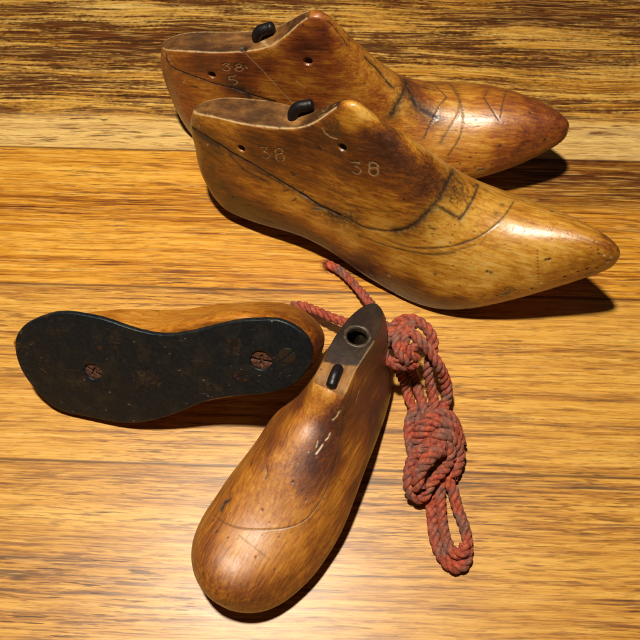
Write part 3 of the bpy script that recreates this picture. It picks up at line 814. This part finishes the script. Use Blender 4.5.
b.line(zz(150,0,4,[(60,215),(80,240)]), .00082, .0003, 0, .5)
b.line(zz(290,0,4,[(145,60),(180,80),(220,105),(255,132),(300,165),(350,215)]), .00027, .0004, .85)
b.line(zz(290,0,4,[(248,128),(235,160),(212,177)]), .00041, .0005, .95)
b.line(zz(290,0,4,[(298,228),(320,250),(345,272),(365,295),(390,330),(415,352)]), .00048, .0006, .95, stain=.5)
b.line(zz(290,0,4,[(460,315),(465,345),(440,400),(405,462)]), .00082, .0005, .8, stain=.9)
b.line(zz(290,0,4,[(470,345),(500,415),(540,445),(582,472)]), .00109, .0004, .85, stain=.9)
b.line(zz(290,0,4,[(470,320),(520,345),(580,360)]), .00041, .0003, .8, stain=.4)
b.line(zz(290,0,4,[(560,325),(600,360),(627,388),(600,420),(570,480),(535,555)]), .00027, .0005, .95)
b.line(zz(430,60,4,[(85,105),(110,145),(128,190),(132,240),(120,305),(70,385)]), .00027, .0004, .9, smooth=True)
b.line(zz(430,60,4,[(60,85),(95,110),(118,160),(112,215),(80,270),(45,330)]), .00054, .0003, .5, stain=.25, smooth=True)
b.line(zz(430,60,4,[(215,150),(245,195),(275,240)]), .00027, .0004, .9)
b.line(zz(430,60,4,[(215,150),(228,125),(243,103)]), .00027, .0003, .8)
b.line(zz(430,60,4,[(283,228),(290,175),(307,120)]), .00027, .0004, .9)
b.line(zz(430,60,4,[(355,255),(400,300)]), .00020, .0002, .6)
for px, py, r in ((530,112,.0010),(500,146,.0014),(535,107,.0006),(545,140,.0012),(552,117,.0008),(470,158,.0008),(460,164,.0007),(475,168,.0008),(492,165,.0007),(518,152,.0010),(303,25,.0006),(355,27,.0007),(365,84,.0007),(208,70,.0006),(177,93,.0006),(560,128,.0010),(230,47,.0006),(212,40,.0005)):
    b.blob(px, py, r, .0003, .95)
for px, py, r, s in ((398,107,.004,.5),(410,112,.004,.5),(420,103,.005,.6),(500,160,.004,.4),(520,148,.004,.45),(540,142,.004,.4),(425,88,.004,.5),(196,36,.0035,.7),(200,37,.003,.7),(432,113,.003,.6),(250,95,.004,.5)):
    b.blob(px, py, r, 0, 0, 0, s)
D3 = lambda p: zz(210,50,12.8,p)
b.line(D3([(165,180),(205,168),(238,172),(205,200),(240,212),(250,240),(225,262),(185,258),(155,230)]), .00034, .0007, 0, .55, rough=.08)
b.line(D3([(350,212),(330,195),(345,175),(378,172),(398,192),(380,213),(335,218),(318,240),(340,262),(380,268),(412,252),(420,228),(380,213)]), .00034, .0007, 0, .55, rough=.08)
b.line(D3([(440,190),(455,208),(472,232)]), .00034, .0007, 0, .55, rough=.08)
b.line(D3([(322,322),(285,330),(240,330),(245,378),(290,372),(335,385),(345,410),(325,435),(280,440),(245,428)]), .00034, .0007, 0, .55, rough=.08)
b.drill(212,75,.0023,.0085); b.drill(308,61.5,.0024,.0085)
b.line(zz(290,0,4,[(25,322),(45,338),(60,350)]), .00020, .0002, 0, .6)
b.line3(b.top_edges(.01,.40), .0005, .0003, 0, .7)
b.line3(b.top_edges(.01,.40,near=False), .0005, .0002, 0, .6)
b.blob(243.5,49.5,.0020,.0022,.9,.0,.6)
b.line([(262,40),(268,46),(272,46),(278,40)], .0012, .0003, 0, .5)
feather(b, .06, .985)
b.line3(b.W[b_iu * nvf + 2 * NS + NTOP - 2], .0004, .0001, 0, .7, rough=.5)
b.build('last_body', WOOD_B, 'far pointed wooden shoe last with reddish toe, partly hidden behind the front one', 'pair of pointed shoe lasts')
pin(b, (258,38.5), (277,29.3), .0036, .0032)

# ------------------------------------------------------------ standing round-toed child's last
c = Last('c')
c.tones([(370,312,.0),(358,330,.02),(345,350,.05),(350,362,.06),(340,368,.80),(328,382,.78),(330,395,.70),(320,400,.55),(345,380,.78),
 (310,410,.58),(300,400,.25),(290,420,.52),(275,440,.30),(265,460,.42),(300,430,.58),(285,450,.60),(320,430,.18),(330,425,.10),(325,450,.12),(315,470,.14),(305,480,.24),(340,410,.12),(350,400,.22),
 (365,400,.25),(380,390,.20),(360,430,.38),(350,450,.50),(345,480,.52),(335,500,.55),(340,520,.36),(352,490,.26),(375,420,.16),(325,520,.55),
 (290,480,.55),(270,480,.60),(250,480,.55),(240,500,.50),(230,480,.38),(215,520,.42),(260,505,.56),(290,505,.58),(220,500,.42),(280,490,.44),
 (240,540,.60),(260,550,.62),(290,540,.60),(300,560,.50),(230,570,.52),(200,550,.36),(205,580,.38),(230,595,.40),(260,600,.32),(285,590,.38),(310,565,.36),(320,545,.42)], .005)
a3, b3 = c.hit(323.5,363)[0], c.hit(359,366)[0]
ld = (b3 - a3)[:2]; side_ = (c.W[:, 0] - a3[0]) * ld[1] - (c.W[:, 1] - a3[1]) * ld[0]
side_ = side_ / np.hypot(*ld) + .0012 * lump(c.W, 700, 8)
k_c = c.cut > .5; f_c = np.clip(side_ / .0016 + .5, 0, 1)
c.tone = np.where(k_c, .82 * f_c * .80 + .10 * (1 - f_c), c.tone)
c.line([(355,380),(350,397),(344,415),(342,428),(339,444),(335,465),(328,487),(316,508),(302,522),(282,528.5),(255,529.5),(234,526.5),(220,520),(213,514)], .00022, .0003, .6, smooth=True)
c.line(zz(180,400,4,[(235,540),(300,590),(360,640)]), .0002, .0001, .4)
c.line(zz(180,400,4,[(165,440),(178,410),(200,398)]), .0007, .0004, .95)
c.line(zz(180,400,4,[(345,262),(350,290),(340,315),(355,300)]), .0003, .0002, .7)
for px, py, r in ((293,482,.0007),(213,520,.0007),(216,531,.0008),(262,510,.0006),(330,515,.0005),(275,570,.0005),(256,557,.0005),(306,500,.0005),(223,505,.0005),(225,605,.0007)):
    c.blob(px, py, r, .0003, .9)
c.line([(339.5,411),(337,416),(333,419.5)], .0005, .0006, 0, .8, rough=.25)
c.line([(330,433),(328,437.5),(325.5,440)], .00035, .0004, 0, .8, rough=.1)
c.line([(322.5,444.5),(319.5,449),(316,453.5)], .0004, .0004, 0, .9, rough=.1)
c.line([(317.5,441),(316,447)], .0003, .0003, 0, .6)
c.line([(356,401),(358,394),(359,390)], .00035, .0003, 0, .7)
c.line([(364,384),(366,378)], .0003, .0002, 0, .6)
c.blob(308.5,452.5,.0004,0,0,.8); c.blob(316.5,457.5,.0004,0,0,.6)
for px, py, r, s in ((372,310,.005,.5),(350,352,.004,.55),(340,345,.004,.4),(380,325,.004,.6),(365,350,.005,.6),(333,357,.003,.3)):
    c.blob(px, py, r, 0, 0, 0, s)
c.line3(c.top_edges(.15,.36,near=False), .0004, .0002, 0, .35)
hc, hn = c.drill(357.5,336,.0058,.026,.0004,0.)
c.stain[np.linalg.norm(c.W - hc, axis=1) < .0063] = 1.; c.dark[np.linalg.norm(c.W - hc, axis=1) < .0058] = .7  # shade painted into the hole: its inside is coloured dark to look deep
c.line([(337,371),(331,387)], .0024, .0012, .0, 0, stain=0, rough=.02)
feather(c, .1, .99, 16)
c.build('last_body', WOOD_C, 'small amber round-toed shoe last standing with a drilled hole in its dark top', 'pair of small round-toed shoe lasts')

# iron-and-fibre eyelet round the drilled hole
def lathe(name, prof, origin, normal, parent_last, mat, seg=64, wob=.0):
    n = Vector(normal).normalized(); q = n.to_track_quat('Z', 'Y')
    V = []; F = []
    for i, (r, z) in enumerate(prof):
        for s in range(seg):
            a = 2 * math.pi * s / seg
            rr = r * (1 + wob * math.sin(3 * a + i) * .5)
            V.append(Vector(origin) + q @ Vector((rr * math.cos(a), rr * math.sin(a), z)))
    for i in range(len(prof) - 1):
        for s in range(seg): F.append((i * seg + s, i * seg + (s + 1) % seg, (i + 1) * seg + (s + 1) % seg, (i + 1) * seg + s))
    me = mesh_from(name, [parent_last.local(v) for v in V], F)
    bm = bmesh.new(); bm.from_mesh(me); bmesh.ops.recalc_face_normals(bm, faces=bm.faces); bm.to_mesh(me); bm.free()
    return link(name, me, parent_last.root, mat)
mm = NT('worn_grey_eyelet'); o_ = mm.coord(); n_ = mm.noise(o_, 500, 5, .65)
EYE = mm.set(Base_Color=mm.ramp(n_, [(.3, (.02, .013, .008)), (.5, (.055, .038, .024)), (.7, (.13, .09, .055))]), Roughness=mm.math('ADD', mm.math('MULTIPLY', n_, .4), .25), Metallic=.25, Normal=mm.bump(n_, .5, .0003))
lathe('eyelet', [(.0074,-.0006),(.0073,.0001),(.0069,.0003),(.0062,.0003),(.0056,.0001),(.0053,-.0010),(.0052,-.0030)], hc, hn, c, EYE, wob=.015)
pin(c, (337.5,370), (330.5,388.5), .0029, .0006, .003)

# ------------------------------------------------------------ child's last lying with its iron sole up
t = Last('t')
t.tones([(90,308,.55),(120,308,.55),(150,318,.60),(180,318,.58),(210,312,.56),(240,308,.52),(265,308,.46),(290,315,.38),(310,325,.30),(320,340,.22),(316,355,.22),(200,360,.40),(100,370,.40)])
for px, py, r in ((144,330,.0013),(147,329,.0008),(158,310,.0007),(213,311,.0009),(216,309,.0006),(188,318,.0006),(262,303,.001)):
    t.blob(px, py, r, .0003, .9)
t.line([(256,300.5),(268,299.8),(280,300.5)], .0006, .0004, .9)
t.line([(280,312),(292,318),(300,326)], .0003, .0002, .5)
t.line([(158,309),(160,315)], .0003, .0002, .5)
t.blob(270,305,.004,0,0,0,.5)
t.build('last_body', WOOD_T, 'small shoe last lying on its side showing a black iron sole plate', 'pair of small round-toed shoe lasts')

PLATE = [(15,342),(19,331),(30,322),(45,316),(59,313),(82,315),(105,320),(125,327),(142,332),(160,335),(180,334),(200,330),(220,325),(240,321),(260,320),(280,321),(292,326),(305,336),(311,347),(312,360),(305,374),(290,387),(275,392),(255,395),(230,397),(205,402),(180,412),(155,420),(130,423.5),(112,422),(82,416),(57,409),(37,392),(25,377),(17,360)]
PT = .0026
def on_plane(px, py, h):
    """local x, y on the sole plane lifted by h off the wood"""
    o = t.T - t.R[:, 2] * h; n = t.R[:, 2]
    d = ray(px, py); s = ((o - CAMP) @ n) / (d @ n)
    return t.local(CAMP + d * s)
Q = np.array([on_plane(a, b_, PT)[:2] for a, b_ in PLATE])
Qc = np.vstack([Q, Q[:1]])
s_ = np.concatenate([[0], np.cumsum(np.hypot(*np.diff(Qc, axis=0).T))])
# periodic smoothing
k_ = 4; Qe = np.vstack([Q[-k_:], Q, Q[:k_]]); se = np.concatenate([[0], np.cumsum(np.hypot(*np.diff(Qe, axis=0).T))])
q_ = np.linspace(se[k_], se[k_ + len(Q)], 241)[:-1]
OUT = np.stack([spline(se, Qe[:, 0])(q_), spline(se, Qe[:, 1])(q_)], -1)
OUT = OUT + np.stack([lump(np.c_[OUT, OUT[:, :1]], 900, 2), lump(np.c_[OUT, OUT[:, :1]], 900, 6)], -1) * .00015
from mathutils.geometry import delaunay_2d_cdt
HOLES = [(93,372,.0054), (261,361,.0060)]
tg = np.roll(OUT, -1, 0) - np.roll(OUT, 1, 0); nrm2 = np.stack([tg[:, 1], -tg[:, 0]], -1); nrm2 /= np.linalg.norm(nrm2, axis=1)[:, None]
if ((OUT - OUT.mean(0)) * nrm2).sum() < 0: nrm2 = -nrm2
INN = OUT - nrm2 * .0009
def inside(P, poly):
    x, y = P[:, 0], P[:, 1]; r = np.zeros(len(P), bool); q = np.roll(poly, -1, 0)
    for (x0, y0), (x1, y1) in zip(poly, q):
        c_ = ((y0 > y) != (y1 > y)); r ^= c_ & (x < (x1 - x0) * (y - y0) / (y1 - y0 + 1e-15) + x0)
    return r
gx, gy_ = np.meshgrid(np.arange(INN[:, 0].min(), INN[:, 0].max(), .0011), np.arange(INN[:, 1].min(), INN[:, 1].max(), .0011))
gp = np.stack([gx.ravel() + (np.arange(gx.size) // gx.shape[1] % 2) * .00055, gy_.ravel()], -1)
gp = gp[inside(gp, OUT - nrm2 * .0016)]
circ = []
for hx, hy, hr in HOLES:
    cc = on_plane(hx, hy, PT)[:2]; a_ = np.arange(48) * 2 * math.pi / 48
    circ.append(cc + hr * (1 + .02 * np.sin(3 * a_ + hx)[:, None]) * np.stack([np.cos(a_), np.sin(a_)], -1))
    gp = gp[np.linalg.norm(gp - cc, axis=1) > hr + .0006]
pts2 = [INN] + circ; ed = []; o0 = 0
for p in pts2:
    ed += [(o0 + i, o0 + (i + 1) % len(p)) for i in range(len(p))]; o0 += len(p)
allp = np.concatenate(pts2 + [gp])
cv, ce, cf, ov, oe, of = delaunay_2d_cdt([Vector(p) for p in allp], ed, [], 0, 1e-9)
cv = np.array([tuple(v) for v in cv])
cen = np.array([cv[list(f_)].mean(0) for f_ in cf])
ok = inside(cen, INN)
for c_ in circ: ok &= ~inside(cen, c_)
bm = bmesh.new()
zt_ = -PT + .00012 * lump(np.c_[cv, cv[:, :1] * 0], 260, 3) + .00006 * lump(np.c_[cv, cv[:, :1] * 0], 900, 4)
vs = [bm.verts.new((p[0], p[1], z_)) for p, z_ in zip(cv, zt_)]
for f_, k in zip(cf, ok):
    if k: bm.faces.new([vs[i] for i in f_])
def find_ring(loop):
    return [vs[int(np.argmin(((cv - p)**2).sum(1)))] for p in loop]
def skirt(ring, rings):
    prev = ring
    for P, z_ in rings:
        cur = [bm.verts.new((p[0], p[1], z_)) for p in P]
        for i in range(len(cur)):
            j = (i + 1) % len(cur); bm.faces.new([prev[i], prev[j], cur[j], cur[i]])
        prev = cur
skirt(find_ring(INN), [(INN + nrm2 * .0009 * math.sin(a_), -PT + .0009 * (1 - math.cos(a_))) for a_ in (.4, .8, 1.2, 1.57)] + [(OUT, .0002)])
for c_ in circ:
    m_ = c_.mean(0); skirt(find_ring(c_), [(m_ + (c_ - m_) * .95, -PT + .0004), (m_ + (c_ - m_) * .93, -PT + .0009), (m_ + (c_ - m_) * .93, .0001)])
for v in list(bm.verts):
    if not v.link_faces: bm.verts.remove(v)
bmesh.ops.recalc_face_normals(bm, faces=bm.faces)
if sum(f_.normal.z for f_ in bm.faces) > 0: bmesh.ops.reverse_faces(bm, faces=bm.faces)
for f_ in bm.faces: f_.smooth = True
me = bpy.data.meshes.new('sole_plate'); bm.to_mesh(me); bm.free()
mm = NT('blackened_iron_sole'); o_ = mm.coord()
n_ = mm.noise(o_, 90, 6, .7); n2_ = mm.noise(o_, 420, 5, .7); n3_ = mm.noise(mm.mapping(o_, (1, 1, 1), (3, 3, 3)), 45, 5, .65)
cc_ = mm.ramp(n2_, [(.3, (.0035, .0055, .008)), (.6, (.007, .011, .014)), (.8, (.018, .022, .022))])
cc_ = mm.mix(mm.math('MULTIPLY', mm.ramp(n_, [(.50, 0.), (.68, 1.)]), .45), cc_, (.038, .028, .016))
cc_ = mm.mix(mm.math('MULTIPLY', mm.ramp(n3_, [(.58, 0.), (.70, 1.)]), mm.ramp(n2_, [(.45, 0.), (.6, .9)])), cc_, (.065, .035, .018))
scr = mm.n('ShaderNodeTexVoronoi'); mm.put(scr.inputs['Vector'], mm.mapping(o_, (150, 260, 1))); scr.inputs['Scale'].default_value = 1
cc_ = mm.mix(mm.math('MULTIPLY', mm.ramp(scr.outputs['Distance'], [(.05, 1.), (.12, 0.)]), mm.ramp(n_, [(.48, 0.), (.6, .8)])), cc_, (.25, .22, .17))
sx_ = mm.math('MULTIPLY', mm.ramp(mm.noise(mm.mapping(o_, (22, 1300, 1), rotz=.12), 1, 2), [(.70, 0.), (.74, 1.)]), mm.ramp(n_, [(.46, 0.), (.58, .55)]))
cc_ = mm.mix(sx_, cc_, (.20, .19, .16))
PLATEM = mm.set(Base_Color=cc_, Roughness=mm.math('ADD', mm.math('MULTIPLY', n2_, .35), .26), Metallic=.15, Normal=mm.bump(mm.math('ADD', n2_, n_), .55, .0004))
PLATEM.node_tree.nodes['Principled BSDF'].inputs['Specular IOR Level'].default_value = .35
plate = link('sole_plate', me, t.root, PLATEM)

def disc(name, px, py, r, lift, slot_ang, slot_w, mat, parent, rim=.0003, depth=.0006, rings=16, seg=56, cross=False):
    cl = on_plane(px, py, PT); cl[2] = -(lift)
    V = []; F = []
    for i in range(rings + 3):
        rr = r * min(1, (i + .02) / rings)
        for s in range(seg):
            a = 2 * math.pi * s / seg; x, y = rr * math.cos(a), rr * math.sin(a)
            z = 0.
            if i <= rings:
                u_ = -x * math.sin(slot_ang) + y * math.cos(slot_ang)
                v_ = x * math.cos(slot_ang) + y * math.sin(slot_ang)
                g_ = max(0, 1 - (abs(u_) / slot_w)**4) if abs(u_) < slot_w else 0
                if cross: g_ = max(g_, (max(0, 1 - (abs(v_) / slot_w)**4) if abs(v_) < slot_w else 0) * (abs(u_) < r * .6))
                z = depth * g_ + .0002 * (rr / r)**6 
            else: z = .0005 * (i - rings)
            V.append((cl[0] + x, cl[1] + y, cl[2] + z))
    for i in range(rings + 2):
        for s in range(seg): F.append((i * seg + s, i * seg + (s + 1) % seg, (i + 1) * seg + (s + 1) % seg, (i + 1) * seg + s))
    me = mesh_from(name, V, F)
    bm = bmesh.new(); bm.from_mesh(me); bm.verts.ensure_lookup_table()
    bm.faces.new([bm.verts[i] for i in range(seg)])
    bmesh.ops.recalc_face_normals(bm, faces=bm.faces)
    for f_ in bm.faces: f_.smooth = True
    bm.to_mesh(me); bm.free()
    o = link(name, me, None, mat)
    o.parent = parent
    return o
SCREW = iron_material('worn_screw_steel', (.060, .050, .036), .30, .7, .5)
SCREWD = iron_material('dull_screw_steel', (.014, .011, .009), .5, .4, .8)
mm = NT('orange_rust'); o_ = mm.coord(); n_ = mm.noise(o_, 700, 5, .7)
RUST = mm.set(Base_Color=mm.ramp(n_, [(.3, (.010, .005, .003)), (.48, (.045, .014, .006)), (.62, (.16, .045, .013)), (.78, (.34, .15, .06))]), Roughness=.75, Normal=mm.bump(n_, .9, .0006))
def ringdisc(*a, **k): return disc(*a, **k)
disc('slotted_screw', 287.5,355.5,.0044, PT + .00025, math.radians(140), .00045, SCREW, plate)
disc('slotted_screw', 241,376,.0042, PT + .00015, math.radians(158), .00040, SCREWD, plate)
disc('slotted_screw', 234,343,.0040, PT + .00010, math.radians(95), .00040, SCREWD, plate)
disc('slotted_screw', 44,370,.0042, PT + .00012, math.radians(40), .00045, SCREWD, plate)
disc('slotted_screw', 100,347,.0020, PT + .00010, math.radians(60), .0003, SCREWD, plate)
for px, py, r, hd, ang in ((93,372,.0050,.0006,.6),(261,361,.0056,.0006,.2)):
    disc('rusted_screw', px, py, r, PT - hd, ang, .0007, RUST, plate, cross=True, depth=.0009)

# ------------------------------------------------------------ the red cord
def strand_rope(C, R=.0031, pitch=.0135, seg=9, phase=0., wob=.10, taper=None):
    """three twisted strands round the centre line C"""
    V = []; F = []; K = []
    n = len(C); T = np.gradient(C, axis=0); T /= np.linalg.norm(T, axis=1)[:, None]
    prev = np.cross(T[0], [0, 0, 1.]); prev /= np.linalg.norm(prev); A = []; 
    for i in range(n):
        prev = prev - T[i] * (prev @ T[i]); prev /= np.linalg.norm(prev); A.append(prev.copy())
    A = np.array(A); B = np.cross(T, A)
    s = np.concatenate([[0], np.cumsum(np.linalg.norm(np.diff(C, axis=0), axis=1))])
    rr = 1 + wob * lump(np.c_[s, s * 0, s * 0], 330, 8)
    if taper is not None: rr = rr * taper(s, s[-1])
    for k in range(3):
        ph = 2 * math.pi * s / pitch + k * 2 * math.pi / 3 + phase
        off = R * .54 * rr
        P = C + (np.cos(ph) * off)[:, None] * A + (np.sin(ph) * off)[:, None] * B
        Tk = np.gradient(P, axis=0); Tk /= np.linalg.norm(Tk, axis=1)[:, None]
        rad = (P - C); rad /= np.maximum(np.linalg.norm(rad, axis=1)[:, None], 1e-9)
        rad = rad - Tk * (rad * Tk).sum(1)[:, None]; rad /= np.linalg.norm(rad, axis=1)[:, None]
        bi = np.cross(Tk, rad)
        # each strand is laid of fine yarns: corrugate it
        base = len(V) if not V else sum(len(v) for v in V)
        an = np.arange(seg * 2) * 2 * math.pi / (seg * 2)
        yarn = 1 + .06 * np.cos(5 * (an[None, :] - s[:, None] * 2 * math.pi / .006))
        r = (R * .51 * rr)[:, None] * yarn
        P3 = P[:, None] + (r * np.cos(an))[..., None] * rad[:, None] + (r * np.sin(an))[..., None] * bi[:, None]
        m_ = seg * 2
        V.append(P3.reshape(-1, 3))
        i = np.arange(n - 1)[:, None]; j = np.arange(m_)[None, :]
        F.append(base + np.stack([i * m_ + j, i * m_ + (j + 1) % m_, (i + 1) * m_ + (j + 1) % m_, (i + 1) * m_ + j], -1).reshape(-1, 4))
    return np.concatenate(V), np.concatenate(F), C, A, B, s

def px3(pts): return np.array([at(a, b_, z / 1000) for a, b_, z in pts])
ROPES = ROPE_PATHS
mm = NT('worn_red_cotton_cord'); o_ = mm.coord()
n_ = mm.noise(o_, 95, 4, .6); n2_ = mm.noise(o_, 800, 4, .7); n3_ = mm.noise(mm.mapping(o_, (1, 1, 1), (5, 1, 2)), 420, 5, .72)
red = mm.ramp(n3_, [(.30, (.11, .014, .006)), (.5, (.33, .045, .015)), (.68, (.52, .115, .042))])
gry = mm.ramp(n3_, [(.3, (.055, .026, .018)), (.6, (.20, .10, .07))])
rc = mm.mix(mm.ramp(mm.math('ADD', mm.math('MULTIPLY', n_, .7), mm.math('MULTIPLY', n2_, .3)), [(.45, 0.), (.60, .88)]), red, gry)
hot = mm.attr('fray')
rc = mm.mix(hot, rc, (.75, .09, .015))
CORDM = mm.set(Base_Color=rc, Roughness=.8, Normal=mm.bump(mm.math('ADD', n2_, n3_), .7, .0004), Sheen_Weight=.04, Sheen_Roughness=.5)
VV = []; FF = []; nv_ = 0; FR = []
rs = np.random.RandomState(11)
hairs = []
for k, (pts, pr) in enumerate(ROPES):
    C = resample(px3(pts), .0005); pr = dict(pr); pr['R'] = pr.get('R', .0031) * 1.0
    tp = None
    if pr.get('taper'): tp = lambda s, L: np.clip(.55 + s / .006, 0, 1.0) if pr['taper'] == 1 else np.clip(.55 + (L - s) / .006, 0, 1.0)
    V, F, C, A, B, s = strand_rope(C, pr.get('R', .0031), phase=k * 1.3, taper=tp)
    VV.append(V); FF.append(F + nv_); nv_ += len(V)
    fr = np.zeros(len(V))
    if pr.get('fray'): 
        e0 = C[0] if pr['fray'] == 1 else C[-1]
        fr = np.clip(1 - np.linalg.norm(V - e0, axis=1) / .007, 0, 1)
    FR.append(fr)
    for h in range(int(len(C) * .22)):
        i = rs.randint(len(C)); a = rs.rand() * 6.28; R_ = pr.get('R', .0031)
        d = A[i] * math.cos(a) + B[i] * math.sin(a)
        p0 = C[i] + d * R_ * .9
        p1 = p0 + d * .0005 + rs.normal(size=3) * .0006; p2 = p1 + rs.normal(size=3) * .0008
        hairs.append((p0, p1, p2))
    if pr.get('fray'):
        e0 = C[0] if pr['fray'] == 1 else C[-1]; e1 = C[12] if pr['fray'] == 1 else C[-13]
        dr = (e0 - e1) / np.linalg.norm(e0 - e1)
        for h in range(120):
            p0 = e0 - dr * .002 + rs.normal(size=3) * .0013; p1 = p0 + dr * .002 + rs.normal(size=3) * .0006; p2 = p1 + dr * .0015 * rs.rand() + rs.normal(size=3) * .0011
            hairs.append((p0, p1, p2))
for p0, p1, p2 in hairs:
    if min(p0[2], p1[2], p2[2]) < .0002: continue
    w = .00007; P = [p0, p1, p2]; V = []
    for i, p in enumerate(P):
        for q in range(3):
            a = q * 2.094; V.append(p + np.array([math.cos(a), math.sin(a), 0]) * w * (1 - .3 * i) + np.array([0, 0, math.sin(a) * w]))
    F = [(i * 3 + q, i * 3 + (q + 1) % 3, i * 3 + 3 + (q + 1) % 3, i * 3 + 3 + q) for i in range(2) for q in range(3)]
    VV.append(np.array(V)); FF.append(np.array(F) + nv_); nv_ += 9; FR.append(np.zeros(9))
VA = np.concatenate(VV); VA[:, 2] = np.maximum(VA[:, 2], .0001 + .0 * VA[:, 2])
me = mesh_from('knotted_cord', VA, np.concatenate(FF))
fa = me.attributes.new('fray', 'FLOAT', 'POINT')
if len(me.vertices) == len(VA): fa.data.foreach_set('value', np.concatenate(FR).astype(np.float32))
cord = link('knotted_cord', me, None, CORDM)
cord['label'] = 'faded red twisted cord with two knots and a loop beside the standing last'
cord['category'] = 'cord'
